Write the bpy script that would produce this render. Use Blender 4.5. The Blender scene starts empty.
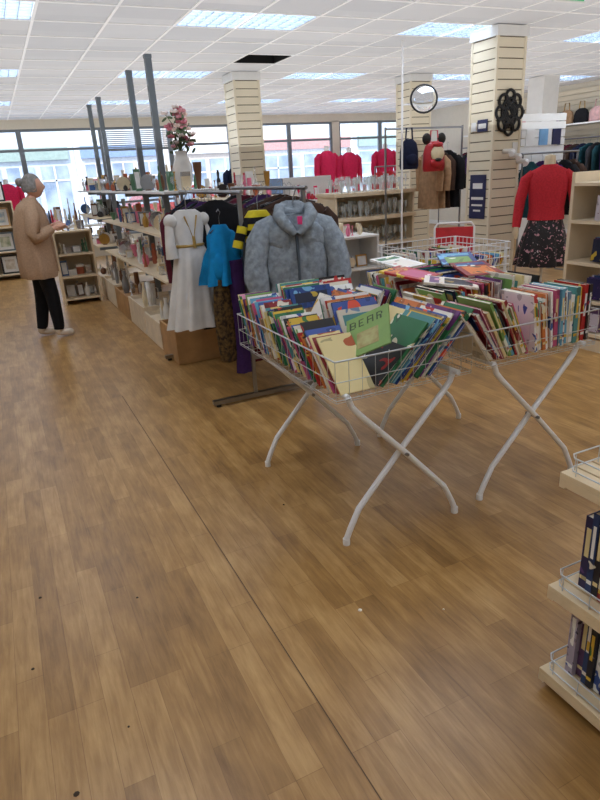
import bpy, math, random
from mathutils import Vector, Matrix, Euler
rnd=random.Random(7)
V=Vector
def s2l(c):
    c=c/255.0
    return c/12.92 if c<=0.04045 else ((c+0.055)/1.055)**2.4
def col(r,g,b): return (s2l(r),s2l(g),s2l(b),1)
MATS={}
def mat(name,c,rough=.6,metal=0,var=.08,scale=12,emit=0,alpha=1,trans=0,spec=.5,bump=0,c2=None):
    if name in MATS: return MATS[name]
    m=bpy.data.materials.new(name); m.use_nodes=True
    nt=m.node_tree; b=nt.nodes['Principled BSDF']
    C=col(*c)
    tc=nt.nodes.new('ShaderNodeTexCoord'); nz=nt.nodes.new('ShaderNodeTexNoise')
    nz.inputs['Scale'].default_value=scale; nz.inputs['Detail'].default_value=3
    nt.links.new(tc.outputs['Object'],nz.inputs['Vector'])
    cr=nt.nodes.new('ShaderNodeValToRGB')
    lo=tuple(max(0,x*(1-var)) for x in C[:3])+(1,); hi=tuple(min(1,x*(1+var)) for x in C[:3])+(1,)
    if c2: hi=col(*c2); lo=C
    cr.color_ramp.elements[0].color=lo; cr.color_ramp.elements[1].color=hi
    cr.color_ramp.elements[0].position=.35; cr.color_ramp.elements[1].position=.65
    nt.links.new(nz.outputs['Fac'],cr.inputs['Fac']); nt.links.new(cr.outputs['Color'],b.inputs['Base Color'])
    b.inputs['Roughness'].default_value=rough; b.inputs['Metallic'].default_value=metal
    b.inputs['Specular IOR Level'].default_value=spec
    if trans: b.inputs['Transmission Weight'].default_value=trans
    if alpha<1: b.inputs['Alpha'].default_value=alpha
    if emit:
        b.inputs['Emission Color'].default_value=C; b.inputs['Emission Strength'].default_value=emit
    if bump:
        bp=nt.nodes.new('ShaderNodeBump'); bp.inputs['Strength'].default_value=bump; bp.inputs['Distance'].default_value=.01
        nt.links.new(nz.outputs['Fac'],bp.inputs['Height']); nt.links.new(bp.outputs['Normal'],b.inputs['Normal'])
    MATS[name]=m; return m
def cover(name,c,c2,scale=10,c3=None,c4=None):
    """printed cover: illustration-like patches on a base colour"""
    if name in MATS: return MATS[name]
    m=bpy.data.materials.new(name); m.use_nodes=True; nt=m.node_tree; b=nt.nodes['Principled BSDF']
    tc=nt.nodes.new('ShaderNodeTexCoord')
    nz=nt.nodes.new('ShaderNodeTexNoise'); nz.inputs['Scale'].default_value=scale; nz.inputs['Detail'].default_value=1.5; nz.inputs['Distortion'].default_value=.6
    nt.links.new(tc.outputs['Object'],nz.inputs['Vector'])
    cr=nt.nodes.new('ShaderNodeValToRGB'); e=cr.color_ramp.elements
    cr.color_ramp.interpolation='CONSTANT'
    e[0].position=0; e[0].color=col(*c2); e[1].position=.36; e[1].color=col(*c)
    x=e.new(.62); x.color=col(*(c3 or tuple(int(q*.8) for q in c)))
    x=e.new(.71); x.color=col(*(c4 or (226,218,198)))
    nt.links.new(nz.outputs['Fac'],cr.inputs['Fac']); nt.links.new(cr.outputs['Color'],b.inputs['Base Color'])
    b.inputs['Roughness'].default_value=.35
    MATS[name]=m; return m

class MB:
    def __init__(s): s.v=[];s.f=[];s.mi=[];s.sm=[];s.mats=[];s.T=Matrix.Identity(4)
    def k(s,m):
        if m not in s.mats: s.mats.append(m)
        return s.mats.index(m)
    def add(s,vs,fs,m,smooth=False):
        n=len(s.v); s.v+= [s.T@V(p) for p in vs]; i=s.k(m)
        for f in fs: s.f.append([n+a for a in f]); s.mi.append(i); s.sm.append(smooth)
    def box(s,lo,hi,m):
        lo=V(lo);hi=V(hi);d=hi-lo
        s.ob(lo,V((d.x,0,0)),V((0,d.y,0)),V((0,0,d.z)),m)
    def ob(s,o,a,b,c,m):
        o=V(o);a=V(a);b=V(b);c=V(c)
        vs=[o,o+a,o+a+b,o+b,o+c,o+a+c,o+a+b+c,o+b+c]
        fs=[[0,3,2,1],[4,5,6,7],[0,1,5,4],[1,2,6,5],[2,3,7,6],[3,0,4,7]]
        if a.cross(b).dot(c)<0: fs=[f[::-1] for f in fs]
        s.add(vs,fs,m)
    def rings(s,R,m,closed=True,cap=True,smooth=True):
        n=len(R[0]); vs=[p for r in R for p in r]; fs=[]
        for i in range(len(R)-1):
            for j in range(n if closed else n-1):
                a=i*n+j; b=i*n+(j+1)%n
                fs.append([a,b,b+n,a+n])
        s.add(vs,fs,m,smooth)
        if cap and closed:
            s.add(R[0],[list(range(n))[::-1]],m); s.add(R[-1],[list(range(n))],m)
    def tube(s,pts,r,m,seg=8,closed=False):
        pts=[V(p) for p in pts]; n=len(pts)
        rs=r if isinstance(r,(list,tuple)) else [r]*n
        R=[];up=None
        for i,p in enumerate(pts):
            if closed: t=(pts[(i+1)%n]-pts[i-1]).normalized()
            else: t=(pts[min(i+1,n-1)]-pts[max(i-1,0)]).normalized()
            if up is None: up=V((0,0,1)) if abs(t.z)<.9 else V((1,0,0))
            a=(up-t*up.dot(t)); a=a.normalized() if a.length>1e-6 else V((0,1,0)); b=t.cross(a); up=a
            R.append([p+a*rs[i]*math.cos(q)+b*rs[i]*math.sin(q) for q in [2*math.pi*k/seg for k in range(seg)]])
        if closed: R.append(R[0])
        s.rings(R,m,cap=not closed)
    def lathe(s,c,prof,m,seg=14):
        c=V(c)
        s.rings([[c+V((r*math.cos(2*math.pi*k/seg),r*math.sin(2*math.pi*k/seg),h)) for k in range(seg)] for r,h in prof],m)
    def loft(s,secs,m,seg=28,cap=True):
        R=[]
        for q in secs:
            cx,cy,z,rx,ry=q[:5]; amp,fr,ph=(list(q[5:])+[0,0,0])[:3]
            ring=[]
            for k in range(seg):
                a=2*math.pi*k/seg; w=1+amp*math.sin(fr*a+ph)+amp*.5*math.sin((fr*1.7)//1*a+ph*2)
                ring.append(V((cx+rx*w*math.cos(a),cy+ry*w*math.sin(a),z+.0)))
            R.append(ring)
        s.rings(R,m,cap=cap)
    def ell(s,c,r,m,seg=16,rot=None):
        c=V(c);R=[]
        n=10
        for i in range(n+1):
            t=-math.pi/2+math.pi*i/n; q=max(math.cos(t),.02)
            ring=[V((r[0]*q*math.cos(2*math.pi*k/seg),r[1]*q*math.sin(2*math.pi*k/seg),r[2]*math.sin(t))) for k in range(seg)]
            if rot: ring=[rot@p for p in ring]
            R.append([c+p for p in ring])
        s.rings(R,m)
    def build(s,name,bevel=0,sub=0,disp=0,dscale=.05):
        me=bpy.data.meshes.new(name); me.from_pydata([tuple(p) for p in s.v],[],s.f)
        for m in s.mats: me.materials.append(m)
        for i,p in enumerate(me.polygons): p.material_index=s.mi[i]; p.use_smooth=s.sm[i]
        me.update()
        o=bpy.data.objects.new(name,me); bpy.context.scene.collection.objects.link(o)
        if bevel:
            b=o.modifiers.new('bev','BEVEL'); b.width=bevel; b.segments=2; b.limit_method='ANGLE'
        if sub:
            b=o.modifiers.new('sub','SUBSURF'); b.levels=sub; b.render_levels=sub
        if disp:
            t=bpy.data.textures.new(name+'_t','CLOUDS'); t.noise_scale=dscale
            b=o.modifiers.new('d','DISPLACE'); b.texture=t; b.strength=disp; b.mid_level=.5
        return o
def TR(x,y,z,a=0,sc=1): return Matrix.Translation((x,y,z))@Matrix.Rotation(a,4,'Z')@Matrix.Scale(sc,4)

# ---------- camera
F=605.0
psi=math.radians(24.65); p=math.radians(20.66); r=0.06
f=V((math.sin(psi)*math.cos(p),math.cos(psi)*math.cos(p),-math.sin(p)))
R0=V((math.cos(psi),-math.sin(psi),0)); U0=R0.cross(f)
Rv=R0*math.cos(r)-U0*math.sin(r); Uv=R0*math.sin(r)+U0*math.cos(r)
cam=bpy.data.cameras.new('camera'); co=bpy.data.objects.new('camera',cam); bpy.context.scene.collection.objects.link(co)
M=Matrix.Identity(4)
for i in range(3): M[i][0]=Rv[i];M[i][1]=Uv[i];M[i][2]=-f[i]
M[2][3]=1.55; co.matrix_world=M
cam.sensor_fit='VERTICAL'; cam.sensor_height=24; cam.lens=24*F/800; cam.clip_start=.05
bpy.context.scene.camera=co
sc=bpy.context.scene
sc.view_settings.view_transform='Standard'; sc.view_settings.exposure=0.74; sc.view_settings.gamma=1.0

# ---------- materials
WHITE=mat('white_paint',(230,230,228),.5,var=.02)
CREAM=mat('cream_laminate',(228,210,180),.45,var=.05,scale=5)
WOODF=mat('beech_laminate',(205,165,115),.45,var=.1,scale=6)
OAK=mat('oak_box',(176,134,86),.5,var=.15,scale=7)
TUBE=mat('white_powder_coat',(240,240,240),.3,var=.01)
WIRE=mat('wire_zinc',(205,208,210),.3,.4,var=.02)
CHROME=mat('chrome',(150,152,156),.3,1,var=.02)
STEEL=mat('dark_steel',(110,118,124),.35,.6,var=.03)
BLACK=mat('black_plastic',(22,22,24),.4)
PAGE=mat('paper_pages',(232,226,208),.8,var=.1,scale=60)
SKIN=mat('skin',(222,170,145),.5,var=.04)
GLASSY=mat('clear_glass',(240,246,248),.04,alpha=.28,var=.01)

def floor_mat():
    m=bpy.data.materials.new('wood_vinyl'); m.use_nodes=True; nt=m.node_tree; b=nt.nodes['Principled BSDF']; L=nt.links.new
    tc=nt.nodes.new('ShaderNodeTexCoord'); mp=nt.nodes.new('ShaderNodeMapping'); mp.inputs['Rotation'].default_value[2]=math.pi/2
    L(tc.outputs['Object'],mp.inputs['Vector'])
    br=nt.nodes.new('ShaderNodeTexBrick'); L(mp.outputs[0],br.inputs['Vector'])
    br.inputs['Scale'].default_value=1; br.inputs['Brick Width'].default_value=.55; br.inputs['Row Height'].default_value=.085
    br.inputs['Mortar Size'].default_value=.0011; br.inputs['Mortar Smooth'].default_value=.5; br.offset=.37; br.offset_frequency=3
    br.inputs['Color1'].default_value=(.22,.22,.22,1); br.inputs['Color2'].default_value=(.78,.78,.78,1); br.inputs['Mortar'].default_value=(0,0,0,1)
    mp2=nt.nodes.new('ShaderNodeMapping'); mp2.inputs['Scale'].default_value=(26,2.2,1); L(tc.outputs['Object'],mp2.inputs['Vector'])
    n1=nt.nodes.new('ShaderNodeTexNoise'); n1.inputs['Scale'].default_value=2.2; n1.inputs['Detail'].default_value=6; n1.inputs['Roughness'].default_value=.65; n1.inputs['Distortion'].default_value=.6
    L(mp2.outputs[0],n1.inputs['Vector'])
    n2=nt.nodes.new('ShaderNodeTexNoise'); n2.inputs['Scale'].default_value=5; n2.inputs['Detail'].default_value=4
    mp3=nt.nodes.new('ShaderNodeMapping'); mp3.inputs['Scale'].default_value=(2.4,.9,1); L(tc.outputs['Object'],mp3.inputs['Vector']); L(mp3.outputs[0],n2.inputs['Vector'])
    a=nt.nodes.new('ShaderNodeMath'); a.operation='MULTIPLY_ADD'; a.inputs[1].default_value=.25; L(br.outputs['Color'],a.inputs[0])
    a2=nt.nodes.new('ShaderNodeMath'); a2.operation='MULTIPLY_ADD'; a2.inputs[1].default_value=.38; L(n1.outputs['Fac'],a2.inputs[0])
    L(a2.outputs[0],a.inputs[2])
    a3=nt.nodes.new('ShaderNodeMath'); a3.operation='MULTIPLY'; a3.inputs[1].default_value=.36; L(n2.outputs['Fac'],a3.inputs[0]); L(a3.outputs[0],a2.inputs[2])
    cr=nt.nodes.new('ShaderNodeValToRGB'); e=cr.color_ramp.elements
    e[0].position=.3; e[0].color=col(118,84,44); e[1].position=.7; e[1].color=col(198,159,103)
    x=e.new(.5); x.color=col(162,122,69)
    L(a.outputs[0],cr.inputs['Fac']); L(cr.outputs['Color'],b.inputs['Base Color'])
    b.inputs['Roughness'].default_value=.34
    bp=nt.nodes.new('ShaderNodeBump'); bp.inputs['Strength'].default_value=.05; L(n1.outputs['Fac'],bp.inputs['Height']); L(bp.outputs['Normal'],b.inputs['Normal'])
    return m
FLOOR=floor_mat()

X0,X1,Y0,Y1,H=-2.6,10.8,-2.4,14.7,2.85
b=MB(); b.box((X0,Y0,-.1),(X1,Y1,0),FLOOR); b.build('floor')
b=MB(); SEAM=mat('floor_seam_dark',(88,62,34),.6)
b.box((.597,Y0,0),(.601,4.6,.0006),SEAM); b.build('trim_floor_seam')
b=MB(); D=mat('debris_dark',(60,45,30),.8); D2=mat('debris_paper',(225,220,205),.8)
for x,y,s_,m_ in [(.93,1.6,.008,D2),(-.12,1.35,.009,D),(-.2,1.9,.006,D),(.1,1.05,.006,D),(-.15,2.3,.007,D),(1.2,1.45,.004,D2),(.2,2.1,.005,D),(.05,1.5,.004,D),(1.0,2.45,.005,D)]:
    b.lathe((x,y,0),[(s_,.0005),(s_*.7,.003),(.001,.004)],m_,7)
b.build('floor_litter')

# ---------- ceiling : tiles w/ grid
def ceil_mat():
    m=bpy.data.materials.new('ceiling_tile'); m.use_nodes=True; nt=m.node_tree; b=nt.nodes['Principled BSDF']
    tc=nt.nodes.new('ShaderNodeTexCoord'); nz=nt.nodes.new('ShaderNodeTexNoise'); nz.inputs['Scale'].default_value=90; nz.inputs['Detail'].default_value=4
    n2=nt.nodes.new('ShaderNodeTexWhiteNoise'); 
    sn=nt.nodes.new('ShaderNodeVectorMath'); sn.operation='SNAP'; sn.inputs[1].default_value=(.6,.6,10)
    nt.links.new(tc.outputs['Object'],sn.inputs[0]); nt.links.new(sn.outputs[0],n2.inputs['Vector'])
    nt.links.new(tc.outputs['Object'],nz.inputs['Vector'])
    a=nt.nodes.new('ShaderNodeMath'); a.operation='MULTIPLY_ADD'; a.inputs[1].default_value=.35
    nt.links.new(nz.outputs['Fac'],a.inputs[0]); nt.links.new(n2.outputs['Value'],a.inputs[2])
    cr=nt.nodes.new('ShaderNodeValToRGB'); cr.color_ramp.elements[0].color=col(206,209,215); cr.color_ramp.elements[1].color=col(222,224,228)
    nt.links.new(a.outputs[0],cr.inputs['Fac']); nt.links.new(cr.outputs['Color'],b.inputs['Base Color']); b.inputs['Roughness'].default_value=.9
    return m
CT=ceil_mat()
lights=[(x,y) for y in (-.4,2.6,5.6,8.6,11.6) for x in (-.6,1.8,4.2,6.6,9.0)]
def islight(x,y):
    return any(a-.01<=x<a+1.19 and c-.01<=y<c+.59 for a,c in lights)
b=MB(); GRID=mat('ceiling_grid',(252,252,252),.4,var=.01); DARK=mat('void_dark',(18,18,20),.9)
xs=[1.8+.6*i for i in range(-8,16)]; ys=[5.6+.6*i for i in range(-14,16)]
for x in xs:
    for y in ys:
        if islight(x,y): continue
        a0,a1=max(x,X0),min(x+.6,X1); c0,c1=max(y,Y0),min(y+.6,Y1)
        if a1<=a0 or c1<=c0: continue
        if abs(x-3.0)<.01 and abs(y-7.4)<.01: 
            b.box((a0,c0,H+.2),(a1,c1,H+.22),DARK)
            b.box((a0,c1-.01,H+.01),(a1,c1,H+.2),DARK); b.box((a0,c0,H+.01),(a0+.01,c1,H+.2),DARK); b.box((a1-.01,c0,H+.01),(a1,c1,H+.2),DARK); b.box((a0,c0,H+.01),(a1,c0+.01,H+.2),DARK); continue
        b.box((a0,c0,H+.008),(a1,c1,H+.03),CT)
b.build('ceiling')
b=MB()
for x in xs:
    if X0<x<X1: b.box((x-.012,Y0,H),(x+.012,Y1,H+.008),GRID)
for y in ys:
    if Y0<y<Y1: b.box((X0,y-.012,H-.0005),(X1,y+.012,H+.0075),GRID)
b.build('trim_ceiling_grid')
EM=mat('light_tube_panel',(240,246,255),.5,emit=7.0,var=.0)
LOUV=mat('louvre_aluminium',(176,188,202),.3,.5,var=.02)
for i,(x,y) in enumerate(lights):
    b=MB(); 
    b.add([(x+.02,y+.02,H+.07),(x+.02,y+.58,H+.07),(x+1.18,y+.58,H+.07),(x+1.18,y+.02,H+.07)],[[0,1,2,3]],EM)
    for q in range(13):
        xx=x+.02+q*1.16/12; b.box((xx-.003,y+.02,H+.004),(xx+.003,y+.58,H+.066),LOUV)
    for q in range(7):
        yy=y+.02+q*.56/6; b.box((x+.02,yy-.004,H+.004),(x+1.18,yy+.004,H+.066),LOUV)
    b.box((x,y,H+.075),(x+1.2,y+.6,H+.09),WHITE)
    b.build('ceiling_louvre_light')

# ---------- walls
WALL=mat('wall_cream',(222,216,200),.7,var=.02)
b=MB(); b.box((X0-.15,Y0,0),(X0,Y1,H+.1),WALL); b.build('wall_left')
b=MB(); b.box((X1,Y0,0),(X1+.15,Y1,H+.1),WALL); b.build('wall_right')
b=MB(); b.box((X0,Y0-.15,0),(X1,Y0,H+.1),WALL); b.build('wall_front')
b=MB(); b.box((X0,Y1,0),(X1,Y1+.15,.42),WALL); b.box((X0,Y1,2.68),(X1,Y1+.15,H+.1),WALL)
b.box((5.35,Y1,.4),(5.75,Y1+.15,2.7),WALL); b.box((8.1,Y1,.4),(8.3,Y1+.15,2.7),WALL)
b.build('wall_back')
b=MB(); b.box((X0,Y0,0),(X0+.012,Y1,.1),WHITE); b.build('baseboard_left')
b=MB(); b.box((X1-.012,Y0,0),(X1,Y1,.1),WHITE); b.build('baseboard_right')
def glass_mat():
    m=bpy.data.materials.new('window_glass'); m.use_nodes=True; nt=m.node_tree; nt.nodes.remove(nt.nodes['Principled BSDF'])
    t=nt.nodes.new('ShaderNodeBsdfTransparent'); t.inputs[0].default_value=(.93,.97,1,1); g=nt.nodes.new('ShaderNodeBsdfGlossy'); g.inputs['Roughness'].default_value=.02
    mx=nt.nodes.new('ShaderNodeMixShader'); mx.inputs[0].default_value=.05
    nt.links.new(t.outputs[0],mx.inputs[1]); nt.links.new(g.outputs[0],mx.inputs[2]); nt.links.new(mx.outputs[0],nt.nodes['Material Output'].inputs[0])
    return m
WG=glass_mat(); FR=mat('window_frame_grey',(125,134,142),.4,.2,var=.02)
spans=[(-2.6,-.9),(-.9,.75),(.75,2.4),(2.4,3.9),(3.9,5.35),(5.75,6.9),(6.9,8.1),(8.3,9.55),(9.55,10.8)]
for i,(a,c) in enumerate(spans):
    b=MB(); y=Y1+.03
    for q in (a,c-.05): b.box((q,y,.42),(q+.05,y+.06,2.68),FR)
    zs=(.42,2.25,2.63) if i!=3 else (.42,1.1,2.2,2.63)
    for z in zs: b.box((a+.05,y,z),(c-.05,y+.06,z+.05),FR)
    b.add([(a+.05,y+.03,.47),(c-.05,y+.03,.47),(c-.05,y+.03,2.63),(a+.05,y+.03,2.63)],[[0,1,2,3]],WG)
    if i==3:
        for q in range(9): b.box((a+.05,y-.01,2.26+q*.04),(c-.05,y+.02,2.28+q*.04),FR)
    b.build('window_%d'%(i+1))
# outside street
b=MB(); b.box((-30,14.86,-.12),(50,60,-.1),mat('asphalt',(176,180,188),.8)); b.build('street')
b=MB(); b.box((-30,21.5,-.1),(50,24,0),mat('pavement',(212,214,218),.8)); b.build('pavement')
FA=[mat('facade_a',(204,206,210),.8),mat('facade_b',(196,184,176),.8),mat('facade_c',(212,216,222),.8),mat('facade_d',(188,196,208),.8)]
GW=mat('facade_window',(120,134,154),.2,c2=(165,176,190),scale=1.5); SH=[mat('shopfront_blue',(120,140,172),.4),FA[2],mat('shopfront_red',(178,134,132),.5),mat('shopfront_green',(140,156,150),.5)]
xx=-12
k=0
while xx<40:
    w=3+rnd.random()*3; h=6+rnd.random()*2; b=MB()
    b.box((xx,24,-.1),(xx+w,30,h),FA[k%4])
    n_=rnd.choice([2,3,4])
    for q in range(n_):
        x_a=xx+.3+q*(w-.4)/n_; x_b=xx+.1+(q+1)*(w-.4)/n_
        b.box((x_a,23.93,.05 if q==1 else .5),(x_b,24,2.2),GW)
        b.box(((x_a+x_b)/2-.03,23.9,.5),((x_a+x_b)/2+.03,23.93,2.2),FA[(k+1)%4]); b.box((x_a,23.9,1.7),(x_b,23.93,1.76),FA[(k+1)%4])
    b.box((xx+.2,23.85,2.4),(xx+w-.2,24,2.8),SH[k%4])
    for q in range(3):
        b.box((xx+.5+q*w/3,23.95,3.6),(xx+.5+q*w/3+w/6,24,5.0),GW); b.box((xx+.4+q*w/3,23.9,3.5),(xx+.6+q*w/3+w/6,24,3.6),FA[2])
    b.build('street_building'); xx+=w+.01; k+=1
def car(x,y,c):
    b=MB(); m=mat('car_%d'%c[0],c,.25,.3)
    prof=[(-2.1,.35),(-2.1,.8),(-1.9,.95),(-1.3,1.0),(-.8,1.42),(.7,1.45),(1.3,1.0),(2.0,.9),(2.1,.6),(2.1,.35)]
    A=[V((x+px,y-.8,pz-.1)) for px,pz in prof]; B=[V((x+px,y+.8,pz-.1)) for px,pz in prof]
    n=len(prof); b.add(A+B,[list(range(n))]+[[n+i for i in range(n)][::-1]]+[[i,i+n,(i+1)%n+n,(i+1)%n] for i in range(n)],m)
    b.add([(x-1.2,y-.81,.92),(x-.75,y-.81,1.26),(x+.62,y-.81,1.28),(x+1.1,y-.81,.92)],[[0,3,2,1]],GW)
    for q in (-1.3,1.3):
        for yy in (y-.85,y+.65): b.tube([(x+q,yy,.22),(x+q,yy+.2,.22)],.31,BLACK,14)
    b.build('car')
car(-.5,19.5,(80,88,104)); car(5,19.5,(170,80,80)); car(12,19.7,(210,212,216)); car(-7,19.5,(180,180,185))

# ---------- columns
SLAT=mat('slatwall_cream',(232,222,198),.45,var=.03,scale=3); GRV=mat('slat_groove',(110,100,80),.7)
def column(x,y,a,slats=False,name='slatwall_column'):
    b=MB(); b.box((x,y,0),(x+a,y+a,H),SLAT if slats else WHITE)
    if slats:
        z=.15
        b2=.012
        while z<H-.12:
            b.box((x-b2,y-b2,z),(x+a+b2,y+a+b2,z+.089),SLAT); z+=.1
        b.box((x-.002,y-.002,.15),(x+a+.002,y+a+.002,H-.1),GRV)
        for ex,ey in ((x-.018,y-.018),(x+a-.01,y-.018),(x-.018,y+a-.01),(x+a-.01,y+a-.01)):
            b.box((ex,ey,0),(ex+.028,ey+.028,H-.02),SLAT)
        b.box((x-.03,y-.03,H-.1),(x+a+.03,y+a+.03,H-.001),WHITE)
    b.build(name)
column(5.05,5.55,.37,True); column(3.25,8.6,.35,True); column(6.14,8.6,.36,True)
column(8.9,8.6,.36,False,'column')

# ---------- books
cols=[((186,44,44),(240,210,80)),((34,70,140),(120,180,220)),((222,184,60),(60,120,60)),((44,116,72),(240,230,200)),((110,56,120),(230,160,190)),
((214,120,56),(60,50,40)),((100,168,200),(240,240,240)),((236,230,218),(200,60,60)),((24,32,60),(200,170,60)),((196,84,124),(250,220,230)),
((124,165,85),(240,240,220)),((34,34,38),(180,40,40)),((80,144,144),(230,200,120)),((232,214,156),(180,90,50)),((140,36,44),(230,220,200)),((66,92,170),(240,90,60)),
((244,244,240),(60,90,160)),((240,232,220),(220,180,60)),((222,214,196),(120,150,180)),((150,120,90),(230,220,200))]
BK=[cover('book_cover_%d'%i,a,c,rnd.choice([8,11,15])) for i,(a,c) in enumerate(cols)]
BKD=[cover('book_spine_dark_%d'%i,a,c,24) for i,(a,c) in enumerate([((38,34,80),(90,60,120)),((20,24,40),(120,120,140)),((60,50,110),(180,120,160)),((30,60,110),(200,200,210)),((90,60,100),(220,200,210)),((170,160,180),(60,50,80)),((200,190,200),(120,40,60))])]
def book(b,o,u,v,w,th,h,wd,c,spine0=True,deco=None,spdeco=None):
    o=V(o); t=.0016
    b.ob(o,u*t,v*h,w*wd,c); b.ob(o+u*(th-t),u*t,v*h,w*wd,c)
    if deco:
        b.ob(o-u*.0006+v*h*.72+w*wd*.1,u*.0006,v*h*.18,w*wd*.8,deco[0]); b.ob(o-u*.0006+v*h*.1+w*wd*.15,u*.0006,v*h*.52,w*wd*.7,deco[1])
    if spine0:
        b.ob(o+u*t,u*(th-2*t),v*h,w*t,c); b.ob(o+u*t+v*.003+w*t,u*(th-2*t),v*(h-.006),w*(wd-t-.004),PAGE)
        if spdeco and th>.012:
            b.ob(o+u*th*.25-w*.0006+v*h*.45,u*th*.5,v*h*.4,w*.0006,spdeco); b.ob(o+u*t-w*.0006+v*h*.12,u*(th-2*t),v*h*.05,w*.0006,spdeco)
    else: b.ob(o+u*t+w*(wd-t),u*(th-2*t),v*h,w*t,c); b.ob(o+u*t+v*.003+w*.004,u*(th-2*t),v*(h-.006),w*(wd-t-.004),PAGE)
def row(b,start,axis,L,wdir,lean0,lean1,z,hs=(.2,.3),ws=(.16,.22),ths=(.005,.02),pal=BK,sp=.5,jit=.05,deco=0):
    s=0; axis=V(axis);wdir=V(wdir);Z=V((0,0,1))
    while s<L:
        q=s/L; a=lean0+(lean1-lean0)*q+rnd.uniform(-jit,jit)
        th=rnd.uniform(*ths); h=rnd.uniform(*hs); wd=rnd.uniform(*ws)
        if rnd.random()<.5: h=hs[0]+(hs[1]-hs[0])*.8
        v=axis*math.sin(a)+Z*math.cos(a); u=axis*math.cos(a)-Z*math.sin(a)
        dz=th*math.sin(abs(a))+.002 if a>0 else .002
        o=V(start)+axis*s+Z*(dz+rnd.uniform(0,.012))+wdir*rnd.uniform(0,.02)
        book(b,o,u,v,wdir,th,h,wd,rnd.choice(pal),rnd.random()<sp,(rnd.choice(pal),rnd.choice(pal)) if deco and rnd.random()<deco else None,rnd.choice([BK[16],BK[17],BK[2],BK[13]]))
        s+=th/max(.3,math.cos(a))+.001

def basket_stand(x0,x1,y0,y1,zb=.69,zt=.86):
    b=MB()
    for y in (y0+.03,y1-.15):
        for s_ in (1,-1):
            xa,xb=(x0+.05,x1-.06) if s_>0 else (x1-.05,x0+.06)
            yy=y+(.016 if s_>0 else -.016)
            d=(xb-xa)
            P=[(xa,yy,.002),(xa+d*.005,yy,.03),(xa+d*.04,yy,.075),(xa+d*.12,yy,.16),(xa+d*.5,yy,.385),(xa+d*.9,yy,.61),(xa+d*.97,yy,.655),(xb,yy,.70)]
            b.tube(P,.0135,TUBE,10)
            b.tube([(xa,yy,0),(xa,yy,.03)],.016,TUBE,10)
        xm=(x0+x1)/2; b.tube([(xm,y-.04,.385),(xm,y+.04,.385)],.008,CHROME,8)
    for x in (x0+.06,x1-.06): b.tube([(x,y0+.01,.70),(x,y1-.1,.70)],.012,TUBE,8)
    n=.004
    for z in (zb+.01,(zb+zt)/2,zt):
        rr=n*.6 if z!=zt else .005
        b.tube([(x0,y0,z),(x1,y0,z),(x1,y1,z),(x0,y1,z)],rr*.8,WIRE,6,closed=False); b.tube([(x0,y1,z),(x0,y0,z)],rr*.8,WIRE,6)
    k=int((x1-x0)/.06)
    for i in range(k+1):
        x=x0+(x1-x0)*i/k
        b.tube([(x,y0,zt),(x,y0,zb),(x,y1,zb),(x,y1,zt)],.0013,WIRE,5)
    k=int((y1-y0)/.06)
    for i in range(k+1):
        y=y0+(y1-y0)*i/k
        b.tube([(x0,y,zt),(x0,y,zb),(x1,y,zb),(x1,y,zt)],.0013,WIRE,5)
    b.build('wire_basket_stand')
basket_stand(1.05,1.72,1.95,3.02); basket_stand(1.80,2.48,1.95,3.02)
b=MB(); zb=.70
row(b,(1.07,1.98,zb),(0,1,0),.98,(1,0,0),.8,.45,zb+.02,(.2,.29),(.14,.18),(.003,.010),sp=.5,jit=.1)
row(b,(1.26,1.97,zb),(1,0,0),.27,(0,1,0),.80,.72,zb+.01,(.26,.34),(.2,.24),(.004,.010),sp=.3,deco=.5)
row(b,(1.28,2.24,zb),(0,1,0),.16,(1,0,0),.5,.4,zb+.02,(.27,.31),(.22,.25),(.005,.012),sp=.5,deco=.8)
row(b,(1.48,2.26,zb),(1,0,0),.10,(0,1,0),.75,.6,zb,(.24,.3),(.2,.24),(.004,.012),sp=.4)
row(b,(1.27,2.52,zb),(1,0,0),.34,(0,1,0),.6,.45,zb,(.24,.3),(.2,.24),(.004,.016),sp=.4,deco=.5,jit=.1)
row(b,(1.28,2.78,zb),(0,1,0),.16,(1,0,0),.4,.3,zb+.02,(.26,.3),(.2,.24),(.006,.014),sp=.4,deco=.8)
row(b,(1.50,2.78,zb),(0,1,0),.16,(1,0,0),.45,.3,zb+.02,(.24,.3),(.17,.2),(.006,.014),sp=.4,deco=.8)
# green picture book lying back among the leaning books
GB=mat('picture_book_green',(132,168,88),.35,var=.06); GT=mat('picture_book_title',(60,80,40),.4)
u=V((.72,.16,-.68)).normalized(); v=V((.25,.6,.65)); v=(v-u*v.dot(u)).normalized(); w=v.cross(u)
if w.x<0: w=-w
S_=.21
o0=V((1.20,2.12,.80)); book(b,o0,u,v,w,.007,S_,S_,GB)
for (a0,a1,c0,c1) in [(.70,.88,.08,.12),(.86,.88,.12,.2),(.78,.80,.12,.2),(.70,.72,.12,.2),(.72,.86,.2,.23),(.70,.88,.30,.33),(.86,.88,.33,.42),(.78,.80,.33,.40),(.70,.72,.33,.42),(.70,.88,.50,.53),(.86,.88,.53,.62),(.78,.80,.53,.62),(.70,.88,.62,.65),(.70,.88,.72,.75),(.86,.88,.75,.83),(.78,.80,.75,.83),(.80,.86,.83,.86),(.70,.78,.80,.84)]:
    b.ob(o0-u*.0008+v*S_*a0+w*S_*c0,u*.0007,v*S_*(a1-a0),w*S_*(c1-c0),GT)
b.ob(o0-u*.0008+v*S_*.15+w*S_*.25,u*.0007,v*S_*.4,w*S_*.5,mat('book_bear_brown',(150,110,60),.5,c2=(190,195,130)))
b.build('picture_book_pile')
b=MB()
row(b,(1.84,1.97,zb),(1,0,0),.24,(0,1,0),-.66,-.4,zb,(.25,.3),(.2,.24),(.006,.02),sp=.75)
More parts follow.
